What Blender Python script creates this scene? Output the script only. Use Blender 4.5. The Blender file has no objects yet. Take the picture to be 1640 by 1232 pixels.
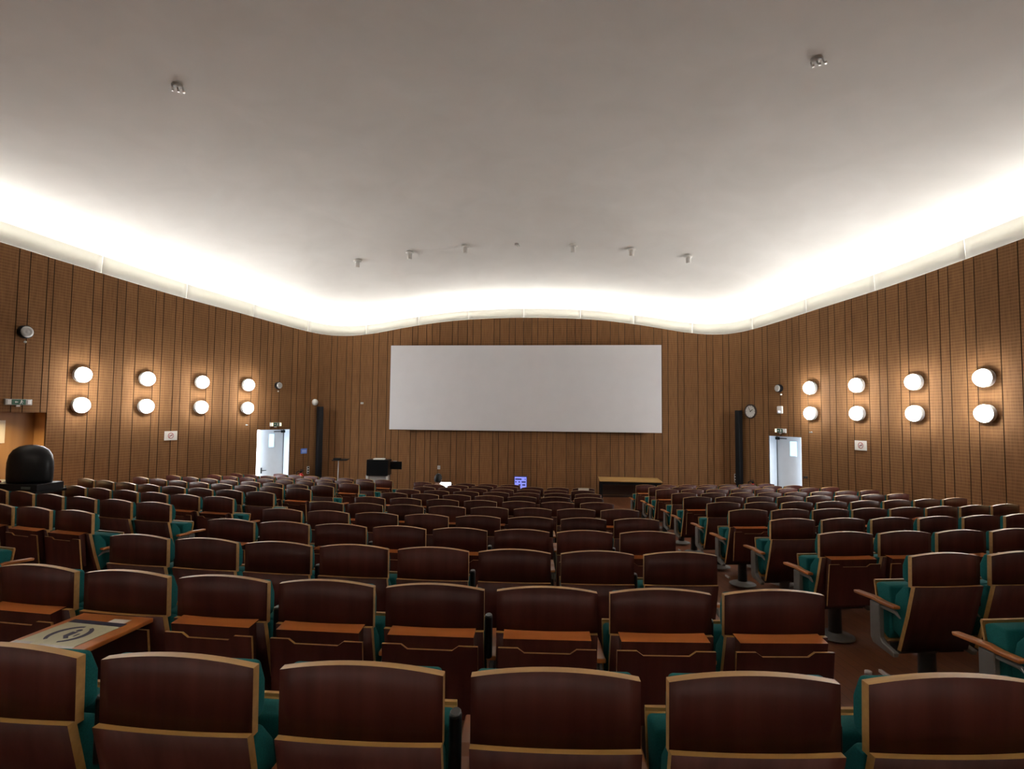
import bpy, bmesh, math, random
from mathutils import Vector, Matrix, noise
random.seed(7)
S = bpy.context.scene
COL = S.collection
PI = math.pi

# ------------------------------------------------------------------ camera, world, light, exposure
CAMX, CAMZ = 1.2743, 2.66
PITCH, ROLL, YAW = 0.0540149, 0.0102237, 0.0977374
def camera():
    cy, sy = math.cos(YAW), math.sin(YAW)
    fw = Vector((-sy, cy, 0)); rt = Vector((cy, sy, 0)); up = Vector((0, 0, 1))
    cp, sp = math.cos(PITCH), math.sin(PITCH)
    fw, up = cp*fw + sp*up, cp*up - sp*fw
    cr, sr = math.cos(ROLL), math.sin(ROLL)
    rt, up = cr*rt + sr*up, cr*up - sr*rt
    cd = bpy.data.cameras.new('camera'); cam = bpy.data.objects.new('camera', cd); COL.objects.link(cam)
    cd.sensor_fit = 'HORIZONTAL'; cd.sensor_width = 36; cd.lens = 36*880/1640
    cd.clip_start = .05; cd.clip_end = 200
    m = Matrix((rt, up, -fw)).transposed().to_4x4(); m.translation = (CAMX, 0, CAMZ)
    cam.matrix_world = m; S.camera = cam
camera()
w = bpy.data.worlds.new('world'); S.world = w; w.use_nodes = True
w.node_tree.nodes['Background'].inputs[0].default_value = (.55, .7, 1, 1)
w.node_tree.nodes['Background'].inputs[1].default_value = .02
S.view_settings.view_transform = 'Standard'; S.view_settings.look = 'None'
S.view_settings.gamma = 1; S.view_settings.use_curve_mapping = False
S.view_settings.exposure = 2.37
COVE_W = 4.2          # watt scale of the cove lamps and the added rear fill lamps
GLOBE_E = 20.0         # emission of the wall globes
DAY_W = 1.9           # daylight lamps added in the two side doorways
WARM = (1, .86, .66); WARMISH = (1, .965, .91)

def area(name, loc, direction, sx, sy, watts, colour, spread=180):
    l = bpy.data.lights.new(name, 'AREA'); l.shape = 'RECTANGLE'; l.size = sx; l.size_y = sy
    l.energy = watts; l.color = colour; l.spread = math.radians(spread)
    o = bpy.data.objects.new(name, l); COL.objects.link(o); o.location = loc
    o.rotation_euler = Vector(direction).to_track_quat('-Z', 'Y').to_euler()
    return o

# ------------------------------------------------------------------ plan of the hall
R0 = 20.0
def arc(X): return R0 - math.sqrt(R0*R0 - X*X)
def floor_z(X, Y):
    X = max(-12, min(12, X))
    return max(0.0, CAMZ - .588 - .0837*(Y - arc(X)) - .94)
CTRL = [(0,16.42),(2,16.5),(3.6,16.66),(4.7,16.78),(5.4,16.68),(5.95,16.3),(6.35,15.75),(6.8,14.85),(7.2,13.85),(7.66,12.6),
        (8.1,11.39),(8.5,10.13),(8.85,8.8),(9.2,7.2),(9.5,5.2),(9.7,2.5),(9.75,-3)]
def catmull(P, n):
    out = []; Q = [(-P[1][0], P[1][1])] + P + [(2*P[-1][0]-P[-2][0], 2*P[-1][1]-P[-2][1])]
    for i in range(1, len(Q)-2):
        a, b, c, d = [Vector(q) for q in Q[i-1:i+3]]
        for k in range(n):
            t = k/n
            out.append(.5*(2*b + (c-a)*t + (2*a-5*b+4*c-d)*t*t + (3*b-a-3*c+d)*t**3))
    out.append(Vector(P[-1])); return out
HALF = catmull(CTRL, 12)
HS = [0.0]
for i in range(1, len(HALF)): HS.append(HS[-1] + (HALF[i]-HALF[i-1]).length)
SMAX = HS[-1]
def wall_pt(s, side=1, off=0.0):
    """point of the wall line at arc length s from the middle of the front wall; off > 0 goes into the hall"""
    s = max(0, min(SMAX-1e-6, s)); i = 0
    while HS[i+1] < s: i += 1
    t = (s-HS[i])/(HS[i+1]-HS[i]); p = HALF[i].lerp(HALF[i+1], t)
    def tan(j):
        a = HALF[j-1] if j > 0 else Vector((-HALF[1].x, HALF[1].y)); b = HALF[min(j+1, len(HALF)-1)]
        return (b-a).normalized()
    d = tan(i).lerp(tan(i+1), t).normalized()
    nrm = Vector((d.y, -d.x))
    p = p + nrm*off
    return Vector((side*p.x, p.y)), Vector((side*nrm.x, nrm.y))
def table(T, s):
    for (a, za), (b, zb) in zip(T, T[1:]):
        if s <= b:
            t = max(0, (s-a)/(b-a)); return za + (zb-za)*t
    return T[-1][1]
ZT = [(0,2.92),(1.15,2.905),(2.16,2.86),(3.03,2.77),(3.73,2.68),(4.58,2.54),(5.29,2.44),(5.8,2.385),(6.3,2.37),(7.1,2.425),(7.86,2.49),(8.64,2.56),
      (9.6,2.625),(10.4,2.675),(11.2,2.74),(12,2.815),(12.5,2.865),(13.2,2.92),(14.2,3.0),(17,3.15),(22,3.25),(30,3.3)]
FH = [(0,.265),(3,.26),(5.8,.31),(8.6,.33),(10.6,.345),(12.5,.36),(14,.37),(30,.37)]
def ztop(s): return CAMZ + sum(table(ZT, s+d) if s+d > 0 else table(ZT, -(s+d)) for d in (-.4,-.2,0,.2,.4))/5
def zfas(s): return ztop(s) + table(FH, s)
YB = -3.0
TROUGH = .36
# ceiling: a shell rising from the cove towards the middle of the hall
CC = Vector((0, 6.0)); ZC = CAMZ + 4.8
def boundary():
    B = []
    n = 90
    for k in range(-n, n+1):
        s = SMAX*abs(k)/n; side = -1 if k < 0 else 1
        p, _ = wall_pt(s, side, -TROUGH); B.append((p, zfas(s)+.30))
    zb = B[-1][1]
    a = B[-1][0]; b = B[0][0]
    for k in range(1, 30): B.append((a.lerp(b, k/30) , zb))
    return B
BND = boundary()
def prof(u):       # u: 0 at the cove, 1 in the middle
    return 1-(1-u)**2.3
def ceil_z(X, Y):
    p = Vector((X, Y)); d = p-CC
    if d.length < 1e-6: return ZC
    best = None
    for (a, za), (b, zb) in zip(BND, BND[1:]+BND[:1]):
        e = b-a; den = d.x*e.y-d.y*e.x
        if abs(den) < 1e-9: continue
        r = a-CC; t = (r.x*e.y-r.y*e.x)/den; u = (r.x*d.y-r.y*d.x)/den
        if t > 0 and -1e-6 <= u <= 1+1e-6 and (best is None or t < best[0]): best = (t, za+(zb-za)*u)
    t, ze = best
    return ze + (ZC-ze)*prof(max(0, 1-1/t))

# ------------------------------------------------------------------ materials
def newmat(name):
    m = bpy.data.materials.new(name); m.use_nodes = True
    nt = m.node_tree; return m, nt, nt.nodes['Principled BSDF']
def N(nt, t, **kw):
    n = nt.nodes.new(t)
    for k, v in kw.items(): setattr(n, k, v)
    return n
def plain(name, c, rough=.5, metal=0.0, var=.06, scale=30, emis=None, est=0, spec=.5):
    m, nt, b = newmat(name)
    b.inputs['Roughness'].default_value = rough; b.inputs['Metallic'].default_value = metal
    b.inputs['Specular IOR Level'].default_value = spec
    tc = N(nt, 'ShaderNodeTexCoord'); nz = N(nt, 'ShaderNodeTexNoise'); nz.inputs['Scale'].default_value = scale
    rp = N(nt, 'ShaderNodeValToRGB')
    rp.color_ramp.elements[0].position = .3; rp.color_ramp.elements[1].position = .7
    rp.color_ramp.elements[0].color = [x*(1-var) for x in c]+[1]; rp.color_ramp.elements[1].color = [min(1, x*(1+var)) for x in c]+[1]
    nt.links.new(tc.outputs['Object'], nz.inputs['Vector']); nt.links.new(nz.outputs['Fac'], rp.inputs['Fac'])
    nt.links.new(rp.outputs['Color'], b.inputs['Base Color'])
    if emis:
        b.inputs['Emission Color'].default_value = list(emis)+[1]; b.inputs['Emission Strength'].default_value = est
    return m
def wood(name, c1, c2, rough, axis='z', scale=14, rnd=.25, spec=.5):
    m, nt, b = newmat(name)
    tc = N(nt, 'ShaderNodeTexCoord'); mp = N(nt, 'ShaderNodeMapping')
    sc = {'z': (1, 1, .06), 'y': (1, .06, 1), 'x': (.06, 1, 1)}[axis]
    mp.inputs['Scale'].default_value = sc
    oi = N(nt, 'ShaderNodeObjectInfo'); ad = N(nt, 'ShaderNodeVectorMath', operation='ADD')
    mul = N(nt, 'ShaderNodeMath', operation='MULTIPLY'); mul.inputs[1].default_value = 37
    nt.links.new(oi.outputs['Random'], mul.inputs[0])
    nt.links.new(tc.outputs['Object'], ad.inputs[0]); nt.links.new(mul.outputs[0], ad.inputs[1])
    nt.links.new(ad.outputs[0], mp.inputs['Vector'])
    nz = N(nt, 'ShaderNodeTexNoise'); nz.inputs['Scale'].default_value = scale; nz.inputs['Detail'].default_value = 3
    nt.links.new(mp.outputs[0], nz.inputs['Vector'])
    rp = N(nt, 'ShaderNodeValToRGB'); rp.color_ramp.elements[0].position = .32; rp.color_ramp.elements[1].position = .68
    rp.color_ramp.elements[0].color = list(c1)+[1]; rp.color_ramp.elements[1].color = list(c2)+[1]
    nt.links.new(nz.outputs['Fac'], rp.inputs['Fac'])
    hs = N(nt, 'ShaderNodeHueSaturation'); mr = N(nt, 'ShaderNodeMapRange')
    mr.inputs['To Min'].default_value = 1-rnd; mr.inputs['To Max'].default_value = 1+rnd
    nt.links.new(oi.outputs['Random'], mr.inputs['Value']); nt.links.new(mr.outputs[0], hs.inputs['Value'])
    nt.links.new(rp.outputs['Color'], hs.inputs['Color']); nt.links.new(hs.outputs[0], b.inputs['Base Color'])
    b.inputs['Roughness'].default_value = rough; b.inputs['Specular IOR Level'].default_value = spec
    return m
def emitter(name, c, e):
    m, nt, b = newmat(name); b.inputs['Base Color'].default_value = list(c)+[1]
    b.inputs['Emission Color'].default_value = list(c)+[1]; b.inputs['Emission Strength'].default_value = e
    return m

VENEER = wood('seat_veneer', (.041, .0112, .0088), (.066, .0198, .0146), .42, 'z', 16, .22, .14)
PLY = wood('plywood_edge', (.38, .21, .058), (.48, .275, .083), .5, 'x', 40, .08)
ARMW = wood('armrest_wood', (.38, .125, .028), (.50, .18, .045), .3, 'y', 20, .15)
TABW = wood('tablet_wood', (.46, .14, .034), (.60, .20, .052), .32, 'x', 16, .12)
TEAL = plain('teal_fabric', (.0125, .118, .118), .9, 0, .16, 220, spec=.1)
GREYM = plain('grey_enamel', (.15, .147, .138), .5, .1, .04, 30)
DARKM = plain('dark_metal', (.05, .048, .046), .4, .6, .1, 30)
BLACKP = plain('black_plastic', (.0045, .0045, .005), .5, 0, .15, 40, spec=.22)
BLACKG = plain('black_gloss', (.004, .004, .005), .35, 0, .1, 10, spec=.2)
WHITEP = plain('white_plastic', (.72, .71, .68), .4, 0, .03, 20)
PAPER = plain('paper_white', (.74, .72, .66), .8, 0, .04, 60)
GREYP = plain('grey_plastic', (.42, .41, .39), .45, 0, .05, 30)
LGREY = plain('light_grey_panel', (.55, .54, .53), .5, 0, .03, 10)
RED = plain('red_paint', (.50, .020, .018), .3, 0, .05, 10)
PALEWOOD = wood('pale_table_wood', (.42, .24, .075), (.52, .31, .11), .4, 'x', 14, .02)
BROWNFRAME = plain('dark_brown', (.035, .018, .012), .4, 0, .1, 20)
SCREENM = plain('screen_fabric', (.71, .705, .725), .85, 0, .012, 3, spec=.1)
DOORM = plain('white_door', (.70, .72, .74), .45, 0, .02, 6)
GREEN = plain('sign_green', (.010, .085, .045), .45, 0, .05, 20)
BLUE = plain('notice_blue', (.10, .22, .72), .5, 0, .05, 30)
INK = plain('dark_ink', (.045, .040, .075), .6, 0, .1, 60)
REDINK = plain('red_ink', (.45, .08, .10), .6, 0, .1, 60)
CREAM = plain('sign_cream', (.56, .54, .36), .45, 0, .05, 25)
TAPE = plain('clear_tape', (.70, .69, .66), .22, 0, .1, 20)
GLOBE = emitter('lit_globe', (1, .985, .96), GLOBE_E)
DAYGLASS = emitter('daylit_glass', (.42, .75, 1.0), .32)
DAYOUT = emitter('outdoor_daylight', (.86, .94, 1.0), 3.0)
LAPTOPS = emitter('laptop_screen', (.86, .93, 1.0), .7)
BLUESCREEN = emitter('blue_screen', (.22, .25, .85), .19)
LAMPLENS = emitter('warm_lens', (1, .78, .42), .5)
HAIR = plain('dark_hair', (.012, .009, .008), .6, 0, .3, 80)
SKIN = plain('skin', (.42, .24, .17), .55, 0, .05, 40)
CLOTH = plain('dark_cloth', (.03, .032, .04), .9, 0, .15, 120)
JEANS = plain('dark_trousers', (.025, .03, .05), .9, 0, .15, 120)

def wall_mat():
    m, nt, b = newmat('acoustic_wood_panels')
    uv = N(nt, 'ShaderNodeUVMap'); uv.uv_map = 'metres'
    sep = N(nt, 'ShaderNodeSeparateXYZ'); nt.links.new(uv.outputs[0], sep.inputs[0])
    # grain
    mp = N(nt, 'ShaderNodeMapping'); mp.inputs['Scale'].default_value = (18, 1.1, 1)
    nt.links.new(uv.outputs[0], mp.inputs['Vector'])
    nz = N(nt, 'ShaderNodeTexNoise'); nz.inputs['Scale'].default_value = 2; nz.inputs['Detail'].default_value = 4
    nt.links.new(mp.outputs[0], nz.inputs['Vector'])
    rp = N(nt, 'ShaderNodeValToRGB'); rp.color_ramp.elements[0].position = .3; rp.color_ramp.elements[1].position = .7
    rp.color_ramp.elements[0].color = (.160, .076, .0325, 1); rp.color_ramp.elements[1].color = (.236, .119, .0510, 1)
    nt.links.new(nz.outputs['Fac'], rp.inputs['Fac'])
    # fine horizontal rows of slots
    fr = N(nt, 'ShaderNodeMath', operation='FRACT'); dv = N(nt, 'ShaderNodeMath', operation='DIVIDE'); dv.inputs[1].default_value = .056
    nt.links.new(sep.outputs['Y'], dv.inputs[0]); nt.links.new(dv.outputs[0], fr.inputs[0])
    ln = N(nt, 'ShaderNodeMath', operation='LESS_THAN'); ln.inputs[1].default_value = .30
    nt.links.new(fr.outputs[0], ln.inputs[0])
    mu = N(nt, 'ShaderNodeMath', operation='MULTIPLY'); mu.inputs[1].default_value = .28
    nt.links.new(ln.outputs[0], mu.inputs[0])
    mx = N(nt, 'ShaderNodeMix', data_type='RGBA'); mx.inputs[7].default_value = (.41, .22, .092, 1)
    nt.links.new(mu.outputs[0], mx.inputs[0]); nt.links.new(rp.outputs['Color'], mx.inputs[6])
    at = N(nt, 'ShaderNodeAttribute'); at.attribute_name = 'board'
    hs = N(nt, 'ShaderNodeHueSaturation'); nt.links.new(at.outputs['Fac'], hs.inputs['Value'])
    nt.links.new(mx.outputs[2], hs.inputs['Color']); nt.links.new(hs.outputs[0], b.inputs['Base Color'])
    bp = N(nt, 'ShaderNodeBump'); bp.inputs['Strength'].default_value = .25; bp.inputs['Distance'].default_value = .004
    nt.links.new(ln.outputs[0], bp.inputs['Height']); nt.links.new(bp.outputs[0], b.inputs['Normal'])
    b.inputs['Roughness'].default_value = .7; b.inputs['Specular IOR Level'].default_value = .08
    return m
WALLM = wall_mat()
GROOVE = plain('groove_shadow_gap', (.042, .016, .006), .7, 0, .1, 10)
def plaster():
    m, nt, b = newmat('brushed_plaster')
    tc = N(nt, 'ShaderNodeTexCoord'); nz = N(nt, 'ShaderNodeTexNoise'); nz.inputs['Scale'].default_value = 1.1
    nz.inputs['Detail'].default_value = 5; nz.inputs['Distortion'].default_value = .6
    nt.links.new(tc.outputs['Object'], nz.inputs['Vector'])
    rp = N(nt, 'ShaderNodeValToRGB'); rp.color_ramp.elements[0].position = .25; rp.color_ramp.elements[1].position = .75
    rp.color_ramp.elements[0].color = (.78, .775, .745, 1); rp.color_ramp.elements[1].color = (.85, .845, .82, 1)
    nt.links.new(nz.outputs['Fac'], rp.inputs['Fac']); nt.links.new(rp.outputs['Color'], b.inputs['Base Color'])
    n2 = N(nt, 'ShaderNodeTexNoise'); n2.inputs['Scale'].default_value = 6; n2.inputs['Detail'].default_value = 4
    nt.links.new(tc.outputs['Object'], n2.inputs['Vector'])
    bp = N(nt, 'ShaderNodeBump'); bp.inputs['Strength'].default_value = .12; bp.inputs['Distance'].default_value = .02
    nt.links.new(n2.outputs['Fac'], bp.inputs['Height']); nt.links.new(bp.outputs[0], b.inputs['Normal'])
    b.inputs['Roughness'].default_value = .9; b.inputs['Specular IOR Level'].default_value = .1
    return m
PLASTER = plaster()
def fascia_mat():
    m, nt, b = newmat('white_cove_panel')
    b.inputs['Base Color'].default_value = (.80, .79, .75, 1); b.inputs['Roughness'].default_value = .5
    tl = N(nt, 'ShaderNodeBsdfTranslucent'); tl.inputs[0].default_value = (.85, .84, .78, 1)
    mx = N(nt, 'ShaderNodeMixShader'); mx.inputs[0].default_value = .30
    out = nt.nodes['Material Output']
    nt.links.new(b.outputs[0], mx.inputs[1]); nt.links.new(tl.outputs[0], mx.inputs[2]); nt.links.new(mx.outputs[0], out.inputs[0])
    return m
FASCIA = fascia_mat()
def floor_mat():
    m, nt, b = newmat('parquet_floor')
    tc = N(nt, 'ShaderNodeTexCoord'); bk = N(nt, 'ShaderNodeTexBrick')
    mp = N(nt, 'ShaderNodeMapping'); mp.inputs['Rotation'].default_value = (0, 0, PI/2)
    nt.links.new(tc.outputs['Object'], mp.inputs['Vector']); nt.links.new(mp.outputs[0], bk.inputs['Vector'])
    bk.inputs['Scale'].default_value = 1; bk.inputs['Brick Width'].default_value = .9; bk.inputs['Row Height'].default_value = .08
    bk.inputs['Mortar Size'].default_value = .002
    bk.inputs['Color1'].default_value = (.15, .050, .022, 1); bk.inputs['Color2'].default_value = (.21, .078, .034, 1)
    bk.inputs['Mortar'].default_value = (.05, .02, .01, 1)
    nt.links.new(bk.outputs['Color'], b.inputs['Base Color']); b.inputs['Roughness'].default_value = .38
    return m
FLOORM = floor_mat()

# ------------------------------------------------------------------ mesh helpers
def box(bm, x0, x1, y0, y1, z0, z1, mi=0, M=None):
    vs = [bm.verts.new((x, y, z)) for z in (z0, z1) for y in (y0, y1) for x in (x0, x1)]
    if M: 
        for v in vs: v.co = M @ v.co
    fs = [(0,2,3,1),(4,5,7,6),(0,1,5,4),(1,3,7,5),(3,2,6,7),(2,0,4,6)]
    out = []
    for f in fs:
        q = bm.faces.new([vs[i] for i in f]); q.material_index = mi; out.append(q)
    return out
def prism(bm, pts, a, b, axis='x', mi=0, side_mi=None, cap_mi=None):
    """closed polygon pts (2D) extruded along an axis from a to b"""
    def P(u, v, t):
        return {'x': (t, u, v), 'y': (u, t, v), 'z': (u, v, t)}[axis]
    A = [bm.verts.new(P(u, v, a)) for u, v in pts]; B = [bm.verts.new(P(u, v, b)) for u, v in pts]
    n = len(pts); cm = mi if cap_mi is None else cap_mi; sm = mi if side_mi is None else side_mi
    f1 = bm.faces.new(A); f2 = bm.faces.new(B[::-1]); f1.material_index = f2.material_index = cm
    for i in range(n):
        f = bm.faces.new((A[i], B[i], B[(i+1) % n], A[(i+1) % n])); f.material_index = sm
def lathe(bm, prof_, n=20, M=None, mi=0, caps=True):
    """profile of (r, h) turned about z"""
    rings = []
    for r, h in prof_:
        ring = []
        for k in range(n):
            a = 2*PI*k/n; c = Vector((r*math.cos(a), r*math.sin(a), h))
            ring.append(bm.verts.new(M @ c if M else c))
        rings.append(ring)
    for A, B in zip(rings, rings[1:]):
        for k in range(n):
            f = bm.faces.new((A[k], A[(k+1) % n], B[(k+1) % n], B[k])); f.material_index = mi; f.smooth = True
    if caps:
        f = bm.faces.new(rings[0][::-1]); f.material_index = mi
        f = bm.faces.new(rings[-1]); f.material_index = mi
def tube(bm, pts, r, n=8, mi=0):
    pts = [Vector(p) for p in pts]; rings = []
    for i, p in enumerate(pts):
        d = (pts[min(i+1, len(pts)-1)]-pts[max(i-1, 0)]).normalized()
        u = d.orthogonal().normalized() if i == 0 else (u - d*u.dot(d)).normalized()
        v = d.cross(u)
        rings.append([bm.verts.new(p + r*(math.cos(2*PI*k/n)*u + math.sin(2*PI*k/n)*v)) for k in range(n)])
    for A, B in zip(rings, rings[1:]):
        for k in range(n):
            f = bm.faces.new((A[k], A[(k+1) % n], B[(k+1) % n], B[k])); f.smooth = True; f.material_index = mi
    bm.faces.new(rings[0][::-1]).material_index = mi; bm.faces.new(rings[-1]).material_index = mi
def mesh(name, bm, mats, bevel=0, seg=2, smooth=False):
    bmesh.ops.remove_doubles(bm, verts=bm.verts, dist=1e-6)
    bmesh.ops.recalc_face_normals(bm, faces=bm.faces)
    if bevel:
        es = [e for e in bm.edges if len(e.link_faces) == 2 and e.calc_face_angle(0) > .5]
        bmesh.ops.bevel(bm, geom=es, offset=bevel, segments=seg, affect='EDGES', profile=.5, clamp_overlap=True)
    if smooth:
        for f in bm.faces: f.smooth = True
    me = bpy.data.meshes.new(name); bm.to_mesh(me); bm.free()
    for m in (mats if isinstance(mats, (list, tuple)) else [mats]): me.materials.append(m)
    return me
def put(name, me, parent=None, loc=(0,0,0), rot=(0,0,0)):
    o = bpy.data.objects.new(name, me); COL.objects.link(o); o.location = loc
    o.rotation_euler = rot if hasattr(rot, '__len__') else (0, 0, rot)
    if parent: o.parent = parent
    return o
def tag(o, label, cat, group=None, kind=None):
    o['label'] = label; o['category'] = cat
    if group: o['group'] = group
    if kind: o['kind'] = kind
    return o
def thing(name, label, cat, loc=(0,0,0), rz=0, group=None):
    o = bpy.data.objects.new(name, None); COL.objects.link(o); o.empty_display_size = .1
    o.location = loc; o.rotation_euler = (0, 0, rz); return tag(o, label, cat, group)
def struct(name, me, parent=None, loc=(0,0,0), rot=(0,0,0)):
    o = put(name, me, parent, loc, rot)
    if not parent: o['kind'] = 'structure'
    return o
def on_wall(s, side, z, off=0.0):
    """a frame on the wall: local +y points into the hall"""
    p, n = wall_pt(s, side, off)
    return (p.x, p.y, z), math.atan2(n.y, n.x)-PI/2
ORD = ['zeroth','first','second','third','fourth','fifth','sixth','seventh','eighth','ninth','tenth','eleventh','twelfth']

# ------------------------------------------------------------------ walls
SEAMS = []
_pat = [.40, .18, .29, .18, .25]
_s = 13.0; _i = 0
while _s > 0: SEAMS.append(_s); _s -= _pat[_i % 5]; _i += 1
_s = 13.0; _i = 0
while _s < SMAX: _s += _pat[::-1][_i % 5]; SEAMS.append(_s); _i += 1
SEAMS = sorted(x for x in SEAMS if 0 < x < SMAX-.05)
DOOR_S = (7.40, 8.46); DOOR_Z = CAMZ - .5
NICHE_S = (13.32, 15.4); NICHE_Z = CAMZ - .06
SPLIT = min(SEAMS, key=lambda v: abs(v-5.75))
GW, GD = .014, .016
def make_wall(name, ranges, openings):
    """boards between seams with recessed grooves; ranges: list of (side, s0, s1)"""
    bm = bmesh.new(); uvl = bm.loops.layers.uv.new('metres'); att = bm.faces.layers.float.new('board')
    def quad(side, sa, sb, za0, za1, zb0, zb1, off=0, mi=0, val=1.0, offb=None):
        pa, _ = wall_pt(sa, side, off); pb, _ = wall_pt(sb, side, off if offb is None else offb)
        co = [(pa.x, pa.y, za0), (pb.x, pb.y, zb0), (pb.x, pb.y, zb1), (pa.x, pa.y, za1)]
        vs = [bm.verts.new(c) for c in co]; f = bm.faces.new(vs); f.material_index = mi; f[att] = val
        for l, (uu, vv) in zip(f.loops, ((sa, za0), (sb, zb0), (sb, zb1), (sa, za1))): l[uvl].uv = (uu*side+50, vv)
        return f
    rnd = random.Random(len(name))
    for side, s0, s1 in ranges:
        cuts = [s0] + [x for x in SEAMS if s0+.02 < x < s1-.02] + [s1]
        for op in openings:
            for e in op[:2]:
                cuts = [c for c in cuts if abs(c-e) > .09 or c in (s0, s1)] + ([e] if s0 < e < s1 else [])
        cuts.sort()
        if s0 == 0: quad(side, 0, GW/2, -.05, ztop(0), -.05, ztop(0), -GD, 1)
        for a, b in zip(cuts, cuts[1:]):
            val = rnd.uniform(.90, 1.10)
            m = (a+b)/2; zlo = -.05
            for (o0, o1, oz, sd) in openings:
                if o0 < m < o1 and sd == side: zlo = oz
            sub = max(1, int((b-a)/.14)); g0 = a+GW/2; g1 = b-GW/2
            for k in range(sub):
                sa = g0+(g1-g0)*k/sub; sb = g0+(g1-g0)*(k+1)/sub
                quad(side, sa, sb, zlo, ztop(sa), zlo, ztop(sb), 0, 0, val)
            # groove at b
            quad(side, g1, g1+.0001, zlo, ztop(b), zlo, ztop(b), 0, 1, val, -GD)
            quad(side, g1, b+GW/2, zlo, ztop(b), zlo, ztop(b), -GD, 1, val)
            quad(side, b+GW/2, b+GW/2+.0001, zlo, ztop(b), zlo, ztop(b), -GD, 1, val, 0)
            # top of the board, into the cove
            pa, _ = wall_pt(a, side, 0); pb, _ = wall_pt(b+GW/2, side, 0); pc, _ = wall_pt(b+GW/2, side, -.04); pd, _ = wall_pt(a, side, -.04)
            za, zb = ztop(a), ztop(b)
            f = bm.faces.new([bm.verts.new(c) for c in ((pa.x,pa.y,za),(pb.x,pb.y,zb),(pc.x,pc.y,zb),(pd.x,pd.y,za))]); f[att] = val
    me = bpy.data.meshes.new(name); bm.to_mesh(me); bm.free()
    me.materials.append(WALLM); me.materials.append(GROOVE)
    return struct(name, me)
make_wall('wall_front', [(-1, 0, SPLIT), (1, 0, SPLIT)], [])
make_wall('wall_left', [(-1, SPLIT, SMAX)], [(DOOR_S[0], DOOR_S[1], DOOR_Z, -1), (NICHE_S[0], NICHE_S[1], NICHE_Z, -1)])
make_wall('wall_right', [(1, SPLIT, SMAX)], [(DOOR_S[0], DOOR_S[1], DOOR_Z, 1), (NICHE_S[0], NICHE_S[1], NICHE_Z, 1)])
bm = bmesh.new(); box(bm, -10.2, 10.2, YB-.2, YB, -.05, zfas(SMAX)+.4); box(bm, -9.75, 9.75, YB+.30, YB+.33, zfas(SMAX)-.5, zfas(SMAX)-.02); box(bm, -9.75, 9.75, YB, YB+.30, zfas(SMAX)-.5, zfas(SMAX)-.47)
struct('wall_back', mesh('wall_back', bm, [wood('rear_wall_wood', (.20, .09, .035), (.28, .13, .05), .6, 'z', 8, 0)]))

# floor: a rake that follows the curved rows, flat at the front; each side alcove keeps its own landing
bm = bmesh.new(); nx, ny = 61, 111; grid = []
for j in range(ny):
    Y = YB-.1 + (17.6-YB)*j/(ny-1); row = []
    for i in range(nx):
        X = -10.6+21.2*i/(nx-1); row.append(bm.verts.new((X, Y, floor_z(X, Y))))
    grid.append(row)
for j in range(ny-1):
    for i in range(nx-1):
        f = bm.faces.new((grid[j][i], grid[j][i+1], grid[j+1][i+1], grid[j+1][i])); f.smooth = True
me = bpy.data.meshes.new('floor'); bm.to_mesh(me); bm.free(); me.materials.append(FLOORM)
struct('floor', me)
# low stage in front of the front wall
STZ = .25
bm = bmesh.new(); pts = []
for k in range(25):
    X = -5.2+10.4*k/24; pts.append((X, 14.02+arc(X)))
back = [(x, min(16.9, wall_pt(0,1)[0].y+arc(x)*.0+.36+.0)) for x in (5.2, 4.6, 2.4, 0, -2.4, -4.6, -5.2)]
prism(bm, pts+back, -.02, STZ, 'z')
st = struct('trim_90', mesh('stage', bm, [FLOORM])); st.name = 'trim_1'
# dark skirting at the foot of the front wall, on the stage
bm = bmesh.new()
for side in (-1, 1):
    for k in range(12):
        a, b = k*4.8/12, (k+1)*4.8/12
        pa, _ = wall_pt(a, side, .012); pb, _ = wall_pt(b, side, .012); qa, _ = wall_pt(a, side, .0); qb, _ = wall_pt(b, side, .0)
        c = [bm.verts.new((p.x, p.y, z)) for z in (STZ, STZ+.06) for p in (pa, pb, qb, qa)]
        for f in ((0,1,5,4),(4,5,6,7)): bm.faces.new([c[i] for i in f])
struct('baseboard_front', mesh('baseboard_front', bm, [BROWNFRAME]))

# ceiling shell with the cove trough behind the white panels
bm = bmesh.new(); us = [0, .02, .045, .075, .11, .15, .2, .27, .35, .45, .56, .68, .8, .9]
rings = []
for u in us:
    rings.append([bm.verts.new((*(p.lerp(CC, u)), z+(ZC-z)*prof(u))) for p, z in BND])
for A, B in zip(rings, rings[1:]):
    for k in range(len(A)):
        f = bm.faces.new((A[k], A[(k+1) % len(A)], B[(k+1) % len(A)], B[k])); f.smooth = True
c = bm.verts.new((CC.x, CC.y, ZC))
for k in range(len(rings[-1])):
    f = bm.faces.new((rings[-1][k], rings[-1][(k+1) % len(rings[-1])], c)); f.smooth = True
# outer side and bottom of the trough
n = 90
prev = None
for k in range(-n, n+1):
    s = SMAX*abs(k)/n; side = -1 if k < 0 else 1
    po, _ = wall_pt(s, side, -TROUGH); pi_, _ = wall_pt(s, side, -.03)
    z0 = ztop(s)-.05; cur = [bm.verts.new((po.x, po.y, zfas(s)+.30)), bm.verts.new((po.x, po.y, z0)), bm.verts.new((pi_.x, pi_.y, z0))]
    if prev:
        for a in range(2):
            f = bm.faces.new((prev[a], cur[a], cur[a+1], prev[a+1])); f.smooth = False
    prev = cur
bmesh.ops.recalc_face_normals(bm, faces=bm.faces)
me = bpy.data.meshes.new('ceiling'); bm.to_mesh(me); bm.free(); me.materials.append(PLASTER)
struct('ceiling', me)

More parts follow.
